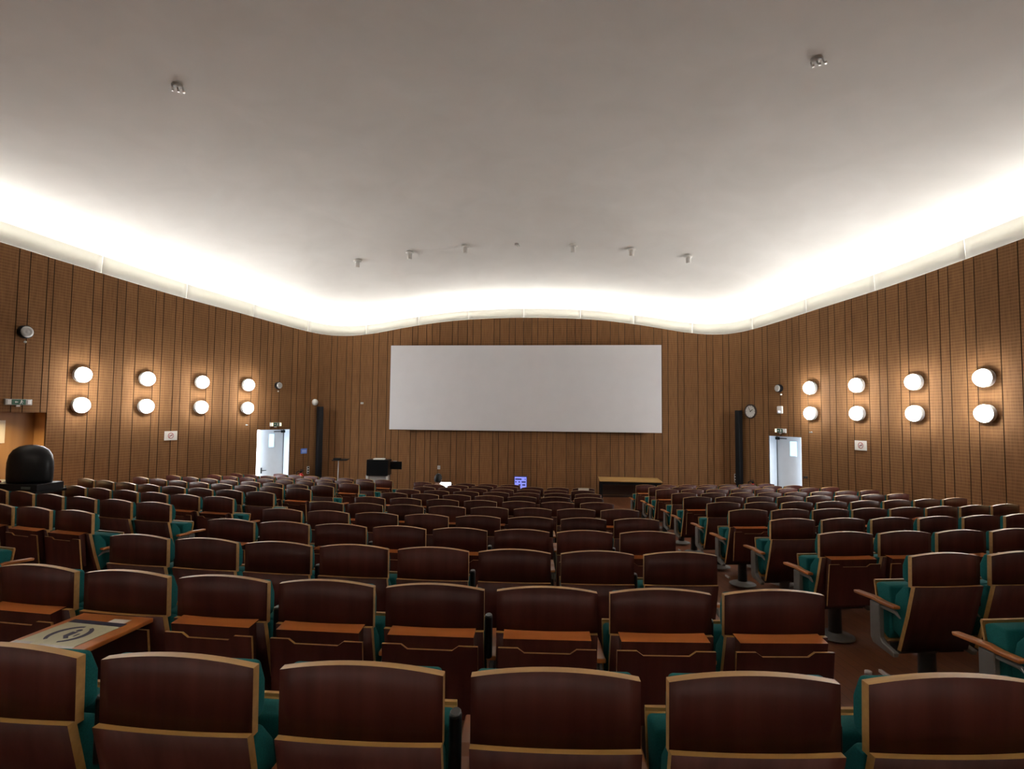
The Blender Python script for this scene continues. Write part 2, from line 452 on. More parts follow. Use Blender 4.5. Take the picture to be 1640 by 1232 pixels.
# white cove panels (joints let the cove light through) and the lamps behind them
JOINTS = [0.0, 1.7, 3.3, 5.05, 6.9, 8.72, 10.6, 12.47, 14.35, 16.2, 18.0, 19.8]
tn = 2
for side in (-1, 1):
    for a, b in zip(JOINTS, JOINTS[1:]):
        bm = bmesh.new(); k = 14; g = .007; A = a+g; B = b-g; cols = []
        for i in range(k+1):
            s = A+(B-A)*i/k
            p0, _ = wall_pt(s, side, .004); p1, _ = wall_pt(s, side, .03); q0, _ = wall_pt(s, side, -.004); q1, _ = wall_pt(s, side, .022)
            zb, zt = ztop(s)+.006, zfas(s)
            cols.append([bm.verts.new((p0.x, p0.y, zb)), bm.verts.new((p1.x, p1.y, zt)), bm.verts.new((q1.x, q1.y, zt)), bm.verts.new((q0.x, q0.y, zb))])
        for c0, c1 in zip(cols, cols[1:]):
            for q in range(4):
                f = bm.faces.new((c0[q], c1[q], c1[(q+1) % 4], c0[(q+1) % 4])); f.smooth = q in (0, 2)
        for cc in (cols[0], cols[-1]): bm.faces.new(cc)
        o = struct('trim_%d' % tn, mesh('cove_panel', bm, [FASCIA])); tn += 1
        s = (a+b)/2; p, nn = wall_pt(s, side, -.17)
        pa, _ = wall_pt(a, side, -.17); pb, _ = wall_pt(b, side, -.20)
        for h in (.25, .75):
            ss = a+(b-a)*h; p, nn = wall_pt(ss, side, -.24)
            t0, _ = wall_pt(ss-.1, side, -.17); t1, _ = wall_pt(ss+.1, side, -.17); d = (t1-t0).normalized()
            l = area('cove_or_fill_lamp', (p.x, p.y, zfas(ss)-.09), (0, 0, 1), (b-a)/2*.98, .07, COVE_W*(b-a)/3.6, WARMISH)
            inw = Vector((nn.x, nn.y, 0))*1.0+Vector((0, 0, 1)); zz = -inw.normalized(); xx = Vector((d.x, d.y, 0)); xx = (xx-zz*xx.dot(zz)).normalized(); yy = zz.cross(xx)
            l.rotation_euler = Matrix((xx, yy, zz)).transposed().to_euler()

for k in range(8):  # unseen fill lamps added along the back wall to brighten ceiling and seat backs
    l = area('cove_or_fill_lamp', (-8.2+2.34*k, YB+.12, zfas(SMAX)-.25), (0, .45, 1), 2.2, .07, COVE_W*5.4, WARMISH)
# doorways: white reveals, a white leaf and daylight from an added unseen lamp at the near jamb
dn = 1
for side in (-1, 1):
    s0, s1 = DOOR_S
    P0, nn = wall_pt(s0, side); P1, n1 = wall_pt(s1, side)
    nrm = (nn+n1).normalized(); out = Vector((-nrm.x, -nrm.y)); D = .29
    def q3(p, z): return Vector((p.x, p.y, z))
    bm = bmesh.new()
    A0, A1 = P0, P1; B0, B1 = P0+out*D, P1+out*D
    for vs in ([q3(A0,-.02), q3(B0,-.02), q3(B0,DOOR_Z), q3(A0,DOOR_Z)], [q3(A0,DOOR_Z), q3(B0,DOOR_Z), q3(B1,DOOR_Z), q3(A1,DOOR_Z)],
               [q3(A1,DOOR_Z), q3(B1,DOOR_Z), q3(B1,-.02), q3(A1,-.02)]):
        bm.faces.new([bm.verts.new(v) for v in vs])
    # floor of the passage
    C0, C1 = P0+out*1.6, P1+out*1.6
    bm.faces.new([bm.verts.new(v) for v in (q3(A0,.004), q3(A1,.004), q3(C1,.004), q3(C0,.004))])
    struct('trim_%d' % tn, mesh('door_reveal', bm, [DOORM])); tn += 1
    gap = .28 if side < 0 else 0.0
    dw = (B1-B0).length-gap; d = (B1-B0).normalized(); ang = math.atan2(d.y, d.x)
    th = .05
    # leaf: local x along the leaf from the hinge, local y thickness
    bm = bmesh.new(); box(bm, .005, dw, -th/2, th/2, 0.005, DOOR_Z-.01)
    door = struct('door_%d' % dn, mesh('door_leaf', bm, [DOORM], .004, 1), None, (B0.x, B0.y, 0), (0, 0, ang))
    sg = 1 if (Matrix.Rotation(ang, 2) @ Vector((0, 1))).dot(nrm) > 0 else -1
    bm = bmesh.new(); box(bm, dw*.42, dw*.62, sg*(th/2)-.006, sg*(th/2)+.006, DOOR_Z-.50, DOOR_Z-.13)
    put('door_glass', mesh('door_glass', bm, [DAYGLASS]), door)
    bm = bmesh.new(); box(bm, .0, .10, sg*(th/2), sg*(th/2+.06), DOOR_Z-.10, DOOR_Z-.03); box(bm, .10, .34, sg*(th/2), sg*(th/2+.02), DOOR_Z-.075, DOOR_Z-.055)
    put('door_closer', mesh('door_closer', bm, [BLACKP], .004, 1), door)
    bm = bmesh.new(); tube(bm, [(dw-.07, sg*(th/2), 1.02), (dw-.07, sg*(th/2+.05), 1.02), (dw-.19, sg*(th/2+.05), 1.02)], .011); box(bm, dw-.09, dw-.05, sg*(th/2), sg*(th/2+.008), .94, 1.1)
    put('door_handle', mesh('door_handle', bm, [DARKM]), door)
    bm = bmesh.new(); box(bm, -.012, .014, sg*.0, sg*(th/2+.012), .005, DOOR_Z-.01); put('hinge_strip', mesh('hinge_strip', bm, [DARKM]), door)
    dn += 1
    # glowing plane added beyond the leaf to stand for bright open air
    bm = bmesh.new(); E0, E1 = P0+out*1.6-d*.6, P1+out*1.6+d*1.6
    bm.faces.new([bm.verts.new(v) for v in (q3(E0,-.05), q3(E1,-.05), q3(E1,3), q3(E0,3))])
    struct('outdoor_glow_%d' % (dn+1), mesh('daylight_beyond_door', bm, [DAYOUT]))
    # daylight as an unseen lamp added at the near jamb to brighten the leaf
    m = A1.lerp(B1, .5)-d*.02
    L = area('daylight_fill', (m.x, m.y, DOOR_Z*.55), (-d.x, -d.y, 0), .2, DOOR_Z*.85, DAY_W*(1.7 if side < 0 else 1.15), (.70, .84, 1.0))
# recessed side entrances with a warm downlight
for side in (-1, 1):
    s0, s1 = NICHE_S; P0, nn = wall_pt(s0, side); P1, n1 = wall_pt(s1, side)
    nrm = (nn+n1).normalized(); out = Vector((-nrm.x, -nrm.y)); D = .36; B0, B1 = P0+out*D, P1+out*D
    bm = bmesh.new(); zb = floor_z(P0.x, P0.y)-.3
    for vs in ([q3(P0,zb), q3(B0,zb), q3(B0,NICHE_Z), q3(P0,NICHE_Z)], [q3(P0,NICHE_Z), q3(B0,NICHE_Z), q3(B1,NICHE_Z), q3(P1,NICHE_Z)],
               [q3(P1,NICHE_Z), q3(B1,NICHE_Z), q3(B1,zb), q3(P1,zb)]):
        bm.faces.new([bm.verts.new(v) for v in vs])
    struct('trim_%d' % tn, mesh('entrance_reveal', bm, [wood('reveal_wood%d' % side, (.36, .19, .07), (.44, .25, .095), .5, 'z', 8, 0)])); tn += 1
    d = (B1-B0).normalized(); ang = math.atan2(d.y, d.x); W = (B1-B0).length
    sg = 1 if (Matrix.Rotation(ang, 2) @ Vector((0, 1))).dot(nrm) > 0 else -1
    for h in range(2):
        bm = bmesh.new(); box(bm, W*h/2+.003, W*(h+1)/2-.003, -.025, .025, 0, NICHE_Z-zb)
        dr = struct('door_%d' % dn, mesh('entrance_leaf', bm, [wood('entrance_leaf_wood%d%d' % (side, h), (.34, .18, .065), (.42, .235, .09), .45, 'z', 8, 0)], .004, 1), None, (B0.x, B0.y, zb), (0, 0, ang)); dn += 1
        bm = bmesh.new(); x = W/2+(-.08 if h == 0 else .08)
        tube(bm, [(x, sg*.03, 1.2), (x, sg*.08, 1.2), (x, sg*.08, 1.6), (x, sg*.03, 1.6)], .012)
        put('door_handle', mesh('pull_handle', bm, [DARKM]), dr)
    m = P0.lerp(B1, .5)
    area('entrance_downlight', (m.x, m.y, NICHE_Z-.01), (0, 0, -1), 1.2, .12, 9.0 if side < 0 else 4.0, (1, .72, .36), 150)
    if side < 0:
        c = B0 + d*.62 + nrm*.03
        bm = bmesh.new(); box(bm, -.15, .15, -.003, .003, -.21, .21)
        tag(put('notice', mesh('notice', bm, [PAPER]), None, (c.x, c.y, CAMZ-.42), (0, 0, ang if sg > 0 else ang+PI)), 'white notice sheet on the lit wooden door at the left edge', 'notice')

# ------------------------------------------------------------------ wall things
# globe lamps: four pairs on each side wall
def globe_mesh():
    bm = bmesh.new(); r = .148; pr = [(r*.97, .075)]
    for k in range(11):
        a = PI/2*k/10; pr.append((max(.0008, r*math.cos(a)), .095+.108*math.sin(a)))
    lathe(bm, pr, 32, Matrix.Rotation(-PI/2, 4, 'X')); return mesh('globe', bm, [GLOBE], smooth=True)
def gbase_mesh():
    bm = bmesh.new(); lathe(bm, [(.001, 0), (.145, 0), (.157, .008), (.160, .088), (.1495, .092), (.1475, .086)], 32, Matrix.Rotation(-PI/2, 4, 'X'), caps=False); return mesh('lamp_base', bm, [GREYP], smooth=True)
GM, GB = globe_mesh(), gbase_mesh()
LS = []
for X, Y in ((8.37,10.09),(7.98,11.34),(7.54,12.54),(7.08,13.80)):
    LS.append(min((i/200*SMAX for i in range(200)), key=lambda s: (wall_pt(s, 1, .13)[0]-Vector((X, Y))).length))
pos = ['nearest the camera', 'second from the camera', 'third from the camera', 'farthest from the camera']
for side in (-1, 1):
    for i, s in enumerate(LS):
        for z, ud in ((CAMZ+.705, 'upper'), (CAMZ+.093, 'lower')):
            loc, rz = on_wall(s, side, z, .012)
            t = thing('globe_lamp', '%s lit white globe lamp in the pair %s, %s wall' % (ud, pos[i], 'left' if side < 0 else 'right'), 'lamp', loc, rz, 'globe lamps on the %s wall' % ('left' if side < 0 else 'right'))
            put('globe', GM, t); put('lamp_base', GB, t)

# projection screen
t = thing('projection_screen', 'wide blank white projection screen hung on the front wooden wall', 'screen', (0.0, 16.24, CAMZ))
bm = bmesh.new(); box(bm, -4.034, 4.034, -.015, .015, -.496, 2.053); put('screen_surface', mesh('screen_surface', bm, [SCREENM], .004, 1), t)
bm = bmesh.new()
for a, b, c, d in ((-4.0, 4.0, 1.97, 2.03), (-4.0, 4.0, -.47, -.41), (-4.0, -3.94, -.41, 1.97), (3.94, 4.0, -.41, 1.97)): box(bm, a, b, .016, .07, c, d)
for x in (-3.2, 0, 3.2): box(bm, x-.03, x+.03, .07, .17 if x == 0 else .36, 1.2, 1.3)
put('screen_frame', mesh('screen_frame', bm, [DARKM]), t)

# column loudspeakers
for side in (-1, 1):
    loc, rz = on_wall(6.48, side, .70, .02)
    t = thing('column_speaker', 'tall slim black column loudspeaker on the wall at the %s of the screen' % ('left' if side < 0 else 'right'), 'loudspeaker', loc, rz, 'column loudspeakers')
    bm = bmesh.new(); box(bm, -.075, .075, .03, .17, 0, 2.13); put('cabinet', mesh('cabinet', bm, [BLACKP], .012, 2), t)
    bm = bmesh.new(); box(bm, -.062, .062, .168, .176, .04, 2.09); put('grille', mesh('grille', bm, [BLACKG]), t)
    bm = bmesh.new()
    for z in (.4, 1.75): box(bm, -.03, .03, -.02, .04, z-.05, z+.05)
    put('bracket', mesh('bracket', bm, [DARKM]), t)
# round white speaker dome above the left column
loc, rz = on_wall(6.6, -1, CAMZ+.30)
bm = bmesh.new(); lathe(bm, [(.095, 0), (.095, .03), (.085, .05), (.05, .075), (.012, .085)], 24, Matrix.Rotation(-PI/2, 4, 'X'))
tag(put('round_sensor', mesh('round_sensor', bm, [WHITEP], smooth=True), None, loc, rz), 'small round white dome fixed just above the left black column loudspeaker', 'sensor')
# clock
loc, rz = on_wall(6.81, 1, CAMZ+.145)
t = thing('wall_clock', 'round wall clock with dark rim and white face showing five to two', 'clock', loc, rz)
RX = Matrix.Rotation(-PI/2, 4, 'X')
bm = bmesh.new(); lathe(bm, [(.195, 0), (.20, .02), (.195, .045), (.172, .05), (.168, .03)], 40, RX, caps=False); put('rim', mesh('rim', bm, [BROWNFRAME], smooth=True), t)
bm = bmesh.new(); lathe(bm, [(.172, .0), (.172, .028)], 40, RX); put('clock_face', mesh('clock_face', bm, [WHITEP]), t)
bm = bmesh.new()
for k in range(12):
    a = 2*PI*k/12; M = Matrix.Rotation(a, 4, 'Y'); box(bm, -.004 if k % 3 else -.006, .004 if k % 3 else .006, .029, .031, .135, .16, 0, M)
put('hour_marks', mesh('hour_marks', bm, [INK]), t)
def hand(ang, L, w_):
    # seen from the hall the wall's local +x runs to the viewer's left
    bm = bmesh.new(); box(bm, -w_, w_, .032, .035, -.02, L, 0, Matrix.Rotation(-ang, 4, 'Y')); return mesh('hand', bm, [BLACKP])
put('minute_hand', hand(2*PI*55/60, .14, .005), t); put('hour_hand', hand(2*PI*(1.92/12), .095, .007), t)
# wireless access point
loc, rz = on_wall(7.81, 1, CAMZ+.18)
t = thing('access_point', 'white rounded square access point above the right doorway', 'access point', loc, rz)
bm = bmesh.new(); box(bm, -.092, .092, 0, .045, -.1, .1); put('case', mesh('case', bm, [WHITEP], .03, 4, True), t)
bm = bmesh.new(); box(bm, -.03, .03, .044, .048, -.06, -.03); put('indicator', mesh('indicator', bm, [emitter('blue_led', (.4, .5, 1), .8)], .005, 1), t)
# round grey surround loudspeakers
def sounder(s, side, z, label, r):
    loc, rz = on_wall(s, side, z)
    t = thing('round_speaker', label, 'loudspeaker', loc, rz, 'round wall loudspeakers')
    bm = bmesh.new(); lathe(bm, [(r*.85, 0), (r, .02), (r, .09), (r*.94, .105)], 28, RX, caps=True); put('housing', mesh('housing', bm, [BLACKP], smooth=True), t)
    bm = bmesh.new(); lathe(bm, [(r*.86, .104), (r*.84, .118), (r*.5, .128), (r*.42, .122), (r*.2, .13), (.004, .132)], 28, RX); put('cone_cover', mesh('cone_cover', bm, [GREYP], smooth=True), t)
    bm = bmesh.new(); lathe(bm, [(.018, 0), (.022, .02), (.012, .04), (.003, .045)], 12, Matrix.Translation((-.03, 0, -r-.06)) @ RX); put('cable_outlet', mesh('cable_outlet', bm, [WHITEP], smooth=True), t)
sounder(7.82, 1, CAMZ+.74, 'round grey loudspeaker above the access point and right doorway', .10)
sounder(7.88, -1, CAMZ+.74, 'round grey loudspeaker on the left wall above its white doorway', .10)
sounder(13.77, -1, CAMZ+1.43, 'round grey loudspeaker high above the recessed entrance at far left', .12)
# exit signs
def exit_sign(s, side, z, label, w_, lit):
    loc, rz = on_wall(s, side, z)
    t = thing('exit_sign', label, 'exit sign', loc, rz, 'exit signs over the doorways')
    bm = bmesh.new(); box(bm, -w_/2, w_/2, 0, .05, -.055, .055); put('case', mesh('case', bm, [GREYP], .008, 2), t)
    bm = bmesh.new(); box(bm, -w_*.25, w_*.27, .046, .054, -.048, .048); pan = put('sign_panel', mesh('sign_panel', bm, [GREEN]), t)
    bm = bmesh.new()                                        # running figure and arrow
    y0, y1 = .054, .057
    lathe(bm, [(.011, y0), (.011, y1)], 10, Matrix.Translation((-.035, 0, .028)) @ RX)
    for pts in ([(-.045,.016),(-.025,.018),(-.02,-.008),(-.034,-.010)], [(-.034,-.006),(-.022,-.006),(-.008,-.034),(-.018,-.036)], [(-.036,-.004),(-.026,-.004),(-.05,-.034),(-.06,-.03)],
                [(-.045,.016),(-.04,.008),(-.062,-.002),(-.066,.005)], [(.02,-.006),(.05,-.006),(.05,.006),(.02,.006)], [(.05,-.018),(.07,0),(.05,.018)]):
        prism(bm, pts, y0, y1, 'y')
    put('pictogram', mesh('pictogram', bm, [WHITEP]), pan)
    for x in (w_*.36, -w_*.38):
        bm = bmesh.new(); box(bm, x-w_*.07, x+w_*.07, .046, .056, -.04, .04)
        put('lens', mesh('lens', bm, [LAMPLENS if lit and (x > 0 or lit > 1) else WHITEP], .006, 1), t)
    bm = bmesh.new(); box(bm, -.03, .03, .0, .03, -.085, -.055); put('mount', mesh('mount', bm, [WHITEP]), t)
exit_sign(7.82, 1, CAMZ-.355, 'green exit sign with a lit lens over the right doorway', .36, 1)
exit_sign(7.90, -1, CAMZ-.355, 'exit sign with bright warm lenses over the left white doorway', .36, 2)
exit_sign(13.80, -1, CAMZ+.13, 'green exit sign over the recessed entrance at the left edge', .42, 0)
# no smoking sheets
def nosmoke(s, side, z, label):
    loc, rz = on_wall(s, side, z, .004)
    t = thing('no_smoking_sign', label, 'sign', loc, rz, 'no smoking sheets')
    bm = bmesh.new(); box(bm, -.15, .15, 0, .006, -.105, .105); put('sheet', mesh('sheet', bm, [PAPER]), t)
    bm = bmesh.new()
    lathe(bm, [(.055, .0065), (.068, .0065), (.068, .008), (.055, .008)], 30, RX, caps=False)
    box(bm, -.06, .06, .0065, .0085, -.006, .006, 0, Matrix.Rotation(PI/4, 4, 'Y')); put('red_ring', mesh('red_ring', bm, [REDINK]), t)
    bm = bmesh.new(); box(bm, -.04, .02, .0062, .0075, -.008, .008); box(bm, .026, .04, .0062, .0075, -.008, .008); put('cigarette', mesh('cigarette', bm, [INK]), t)
nosmoke(10.16, 1, CAMZ-.60, 'white no smoking sheet on the right wooden wall under the globe lamps')
nosmoke(10.83, -1, CAMZ-.58, 'white no smoking sheet on the left wooden wall under the globe lamps')
# small blue notice by the left door
loc, rz = on_wall(6.92, -1, CAMZ-1.15, .004)
t = thing('blue_sign', 'small blue notice between the left doorway and black column loudspeaker', 'sign', loc, rz)
bm = bmesh.new(); box(bm, -.105, .105, 0, .008, -.075, .075); put('plate', mesh('plate', bm, [BLUE], .003, 1), t)
bm = bmesh.new(); box(bm, -.085, .07, .008, .010, -.03, .035); box(bm, -.08, .08, .008, .010, -.06, -.045); put('lettering_band', mesh('lettering_band', bm, [plain('pale_blue', (.35, .50, .92), .5)]), t)
# fire extinguishers
def extinguisher(s, side, z, label):
    loc, rz = on_wall(s, side, z, .125)
    t = thing('fire_extinguisher', label, 'fire extinguisher', loc, rz, 'red fire extinguishers')
    bm = bmesh.new(); lathe(bm, [(.06, 0), (.085, .015), (.085, .36), (.075, .41), (.04, .45), (.03, .47)], 24); put('cylinder', mesh('cylinder', bm, [RED], smooth=True), t)
    bm = bmesh.new(); lathe(bm, [(.025, .47), (.03, .50), (.02, .52)], 12); box(bm, -.015, .015, -.02, .10, .52, .54); box(bm, -.012, .012, -.02, .09, .555, .57); put('valve', mesh('valve', bm, [BLACKP], .003, 1), t)
    bm = bmesh.new(); tube(bm, [(.02, 0, .5), (.08, 0, .53), (.15, 0, .50), (.165, .0, .38), (.14, .0, .2), (.115, .0, .1)], .013); put('hose', mesh('hose', bm, [BLACKP]), t)
    bm = bmesh.new(); box(bm, -.03, .03, -.11, -.08, .2, .42); put('wall_bracket', mesh('wall_bracket', bm, [DARKM]), t)
extinguisher(7.08, -1, .42, 'red fire extinguisher between the left doorway and black column loudspeaker')
extinguisher(6.95, 1, .38, 'red fire extinguisher below the clock beside the right doorway')
# sockets and switches
def plate(name, s, side, z, wd, h, label, mat_, rows=1):
    loc, rz = on_wall(s, side, z, .002)
    t = thing(name, label, 'switch' if 'switch' in name else 'socket', loc, rz)
    bm = bmesh.new(); box(bm, -wd/2, wd/2, 0, .012, -h/2, h/2); put('cover_plate', mesh('cover_plate', bm, [mat_], .004, 1), t)
    for k in range(rows):
        z0 = -h/2+h*(k+.5)/rows
        bm = bmesh.new(); box(bm, -wd*.3, wd*.3, .011, .018, z0-h/rows*.32, z0+h/rows*.32); put('insert', mesh('insert', bm, [GREYP if rows == 1 else BLACKP], .003, 1), t)
plate('wall_socket', 2.56, -1, CAMZ-1.64, .09, .11, 'small beige wall socket low on the front wall left of centre', LGREY)
plate('switch_strip', 6.28, 1, CAMZ-1.74, .10, .24, 'white strip of dark switches beside the right black column loudspeaker', WHITEP, 3)
plate('switch_strip', 6.76, -1, CAMZ-1.72, .08, .22, 'white strip of dark switches beside the left black column loudspeaker', WHITEP, 3)
plate('wall_socket', 5.12, -1, CAMZ+.30, .09, .06, 'tiny pale box on the front wall left of the screen', LGREY)
def hook(s, side, label):
    loc, rz = on_wall(s, side, CAMZ-.36)
    bm = bmesh.new(); lathe(bm, [(.022, 0), (.02, .012), (.008, .016), (.008, .05), (.016, .056), (.012, .066)], 14, RX)
    tag(put('wall_stud', mesh('wall_stud', bm, [GREYP], smooth=True), None, loc, rz), label, 'stud', 'small studs under the farthest globe lamps')
hook(8.82, -1, 'tiny metal stud on the left wall beside the exit sign'); hook(8.80, 1, 'tiny metal stud on the right wall beside the exit sign')
loc, rz = on_wall(8.62, 1, CAMZ-1.46)
bm = bmesh.new(); lathe(bm, [(.03, 0), (.028, .014), (.01, .02), (.01, .05), (.028, .06), (.026, .085)], 16, RX)
tag(put('door_stop', mesh('door_stop', bm, [DARKM], smooth=True), None, loc, rz), 'small dark round door stop on the wall right of the right doorway', 'door stop')

# ------------------------------------------------------------------ ceiling things
bmA = bmesh.new(); lathe(bmA, [(.085, 0), (.10, -.012), (.10, -.05), (.085, -.062), (.05, -.055)], 24)
SP_A = mesh('mounting_ring', bmA, [WHITEP], smooth=True)
bmB = bmesh.new(); lathe(bmB, [(.05, -.05), (.058, -.07), (.058, -.19), (.05, -.20)], 20)
SP_B = mesh('spot_barrel', bmB, [WHITEP], smooth=True)
bmC = bmesh.new(); lathe(bmC, [(.044, -.199), (.044, -.204)], 20)
SP_C = mesh('spot_lens', bmC, [WHITEP])
SPOTS = [(-4.16,13.70),(-2.72,13.55),(-1.26,13.42),(1.44,13.49),(2.87,13.58),(4.27,13.73)]
spn = ['leftmost of the six', 'second from left of six', 'third from left of six', 'fourth from left of six', 'fifth from left of six', 'rightmost of the six']
for (x, y), nm in zip(SPOTS, spn):
    t = thing('ceiling_spot', 'small white ceiling spotlight, %s in the arc before the screen' % nm, 'spotlight', (x, y, ceil_z(x, y)), 0, 'ceiling spotlights')
    put('mounting_ring', SP_A, t); b = put('spot_barrel', SP_B, t); put('spot_lens', SP_C, b)
def bracket(x, y, label, rz=0, sc=1):
    t = thing('ceiling_bracket', label, 'bracket', (x, y, ceil_z(x, y)), rz, 'metal ceiling brackets'); t.scale = (sc,)*3
    bm = bmesh.new(); lathe(bm, [(.075, .02), (.075, -.02), (.06, -.03)], 20); put('rose', mesh('rose', bm, [GREYP], smooth=True), t)
    for k in range(3):
        bm = bmesh.new(); x0 = -.07+.07*k
        tube(bm, [(x0, .02, -.02), (x0+.01, .0, -.07), (x0+.03, -.04, -.10)], .010); lathe(bm, [(.016, -.12), (.016, -.09)], 10, Matrix.Translation((x0+.03, -.04, 0)))
        put('hook_arm', mesh('hook_arm', bm, [plain('bright_steel%d' % k, (.7, .69, .67), .3, .4)]), t)
BR_L = (-4.24, 7.06); BR_R = (4.46, 7.16)
bracket(*BR_L, 'small metal hook bracket in the ceiling at upper left', .4); bracket(*BR_R, 'small metal hook bracket in the ceiling at upper right', -.4)
bracket(.04, 13.42, 'tiny metal bracket on the ceiling midway along the spotlight arc', 0, .7)

# ------------------------------------------------------------------ seats
HT = .94; WB = .48
def arch(x, zc, rise): return zc+rise*(1-(x/(WB/2))**2)
def m_back():
    bm = bmesh.new(); n = 14; front = []; rear = []
    for i in range(n+1):
        x = -WB/2+WB*i/n; bow = .012*(1-(2*x/WB)**2)
        zt = arch(x, HT-.026, .026)
        front.append((bm.verts.new((x, .032-bow, .715)), bm.verts.new((x, .027-bow, zt))))
        rear.append((bm.verts.new((x, -bow+.001, .715)), bm.verts.new((x, -bow-.004, zt))))
    for a, b, s in ((front, 0, 0), (rear, 0, 0)):
        for p, q in zip(a, a[1:]):
            f = bm.faces.new((p[0], q[0], q[1], p[1])); f.smooth = True
    for p, q, r, s in zip(front, front[1:], rear, rear[1:]):
        for k in (0, 1):
            f = bm.faces.new((p[k], q[k], s[k], r[k])); f.material_index = 1
    for a, b in ((front[0], rear[0]), (front[-1], rear[-1])):
        f = bm.faces.new((a[0], a[1], b[1], b[0])); f.material_index = 1
    return mesh('back_panel', bm, [VENEER, PLY])
def m_lower():
    bm = bmesh.new(); n = 8; F = []; B = []
    for i in range(n+1):
        x = -WB/2+WB*i/n; bow = .010*(1-(2*x/WB)**2)
        F.append([bm.verts.new((x, y+.030-bow, z)) for y, z in ((-.024, .728), (.03, .52), (.108, .270))])
        B.append([bm.verts.new((x, y-bow, z)) for y, z in ((-.024, .728), (.03, .52), (.108, .270))])
    for A in (F, B):
        for p, q in zip(A, A[1:]):
            for k in (0, 1): bm.faces.new((p[k], q[k], q[k+1], p[k+1])).smooth = True
    for p, q, r, s in zip(F, F[1:], B, B[1:]):
        for k in (0, 2):
            bm.faces.new((p[k], q[k], s[k], r[k])).material_index = 1
    for A, C in ((F[0], B[0]), (F[-1], B[-1])):
        for k in (0, 1): bm.faces.new((A[k], A[k+1], C[k+1], C[k])).material_index = 1
    return mesh('lower_panel', bm, [VENEER, PLY])
def m_bcush():
    bm = bmesh.new(); h = .226
    prism(bm, [(.031, .735), (.027, .914), (.066, .912), (.098, .84), (.10, .76), (.085, .735)], -h, h, 'x')
    prism(bm, [(.05, .70), (.10, .70), (.17, .62), (.20, .48), (.20, .38), (.13, .34), (.085, .38), (.045, .52)], -h+.005, h-.005, 'x')
    return mesh('back_cushion', bm, [TEAL], .014, 3, True)
def m_seat():
    bm = bmesh.new(); h = .225
    prism(bm, [(.205, .665), (.30, .668), (.34, .65), (.285, .33), (.235, .30), (.205, .36)], -h, h, 'x')
    return mesh('seat_cushion', bm, [TEAL], .016, 3, True)
def m_shell():
    bm = bmesh.new(); h = .227
    prism(bm, [(.336, .670), (.349, .672), (.354, .66), (.298, .31), (.240, .285), (.237, .297), (.288, .320), (.342, .655)], -h, h, 'x')
    return mesh('seat_shell', bm, [PLY])
def m_arm():
    bm = bmesh.new(); w_ = .0245
    prism(bm, [(.078, .553), (.20, .550), (.26, .556), (.45, .548), (.457, .568), (.26, .581), (.20, .573), (.078, .575)], -w_, w_, 'x')
    return mesh('armrest', bm, [ARMW], .006, 2)
def m_frame():
    bm = bmesh.new(); w_ = .018
    prism(bm, [(.215, .545), (.305, .546), (.305, .30), (.285, .265), (.10, .235), (.09, .268), (.195, .298), (.215, .325)], -w_, w_, 'x')
    prism(bm, [(.05, .50), (.09, .54), (.30, .54), (.30, .52), (.10, .52)], -w_*.6, w_*.6, 'x')
    return mesh('side_frame', bm, [GREYM], .005, 1)
def m_ped():
    bm = bmesh.new(); lathe(bm, [(.055, .01), (.05, .24), (.075, .27)], 18); box(bm, -.238, .238, -.035, .035, .245, .292)
    return mesh('pedestal', bm, [DARKM])
def m_disc():
    bm = bmesh.new(); lathe(bm, [(.155, 0), (.155, .008), (.14, .016), (.06, .03), (.055, .04)], 28); return mesh('base_disc', bm, [GREYM], smooth=True)
def m_tab():
    bm = bmesh.new()
    prism(bm, [(-.090, .727), (-.003, .737), (-.003, .7295), (-.03, .7295), (-.006, .42), (-.030, .42)], -.203, .203, 'x', 1)
    bm.normal_update()
    for f in bm.faces:
        if f.calc_center_median().z > .7296: f.material_index = 0
    return mesh('writing_tablet', bm, [TABW, VENEER])
def m_tabopen():
    bm = bmesh.new(); x = .20
    box(bm, -x, x, -.50, -.035, .704, .726)
    return mesh('writing_tablet', bm, [TABW], .005, 2)
def m_tabhalf():
    bm = bmesh.new(); x = .20
    box(bm, -x, x, -.012, .012, 0, .30, 0, Matrix.Translation((0, -.05, .735)) @ Matrix.Rotation(1.12, 4, 'X'))
    return mesh('writing_tablet', bm, [TABW], .004, 1)
def m_pocket():
    # rear cover with a shallow hand cut-out in its top edge
    bm = bmesh.new(); top = [(-.225, .690), (-.135, .690), (-.105, .668), (.105, .668), (.135, .690), (.225, .690)]
    bot = [(.225, .34), (-.225, .34)]; n = len(top); f = []; b = []
    def y(z): return -.094+(.735-z)*.115
    poly = top+bot
    A = [bm.verts.new((x, y(z), z)) for x, z in poly]; B = [bm.verts.new((x, y(z)-.014, z)) for x, z in poly]
    bm.faces.new(A); bm.faces.new(B[::-1])
    for i in range(len(poly)):
        q = bm.faces.new((A[i], B[i], B[(i+1) % len(poly)], A[(i+1) % len(poly)])); q.material_index = 1
    return mesh('tablet_pocket', bm, [VENEER, PLY])
def m_boxm():
    bm = bmesh.new(); prism(bm, [(x*.019, .10+y*.03) for x, y in [(math.cos(a), math.sin(a)) for a in [2*PI*k/16 for k in range(16)]]], .572, .768, 'z'); return mesh('control_box', bm, [BLACKP], .006, 2)
def m_boxcap():
    bm = bmesh.new(); prism(bm, [(math.cos(a)*.017, .10+math.sin(a)*.027) for a in [2*PI*k/16 for k in range(16)]], .766, .775, 'z'); return mesh('control_box_cap', bm, [DARKM], .003, 1)
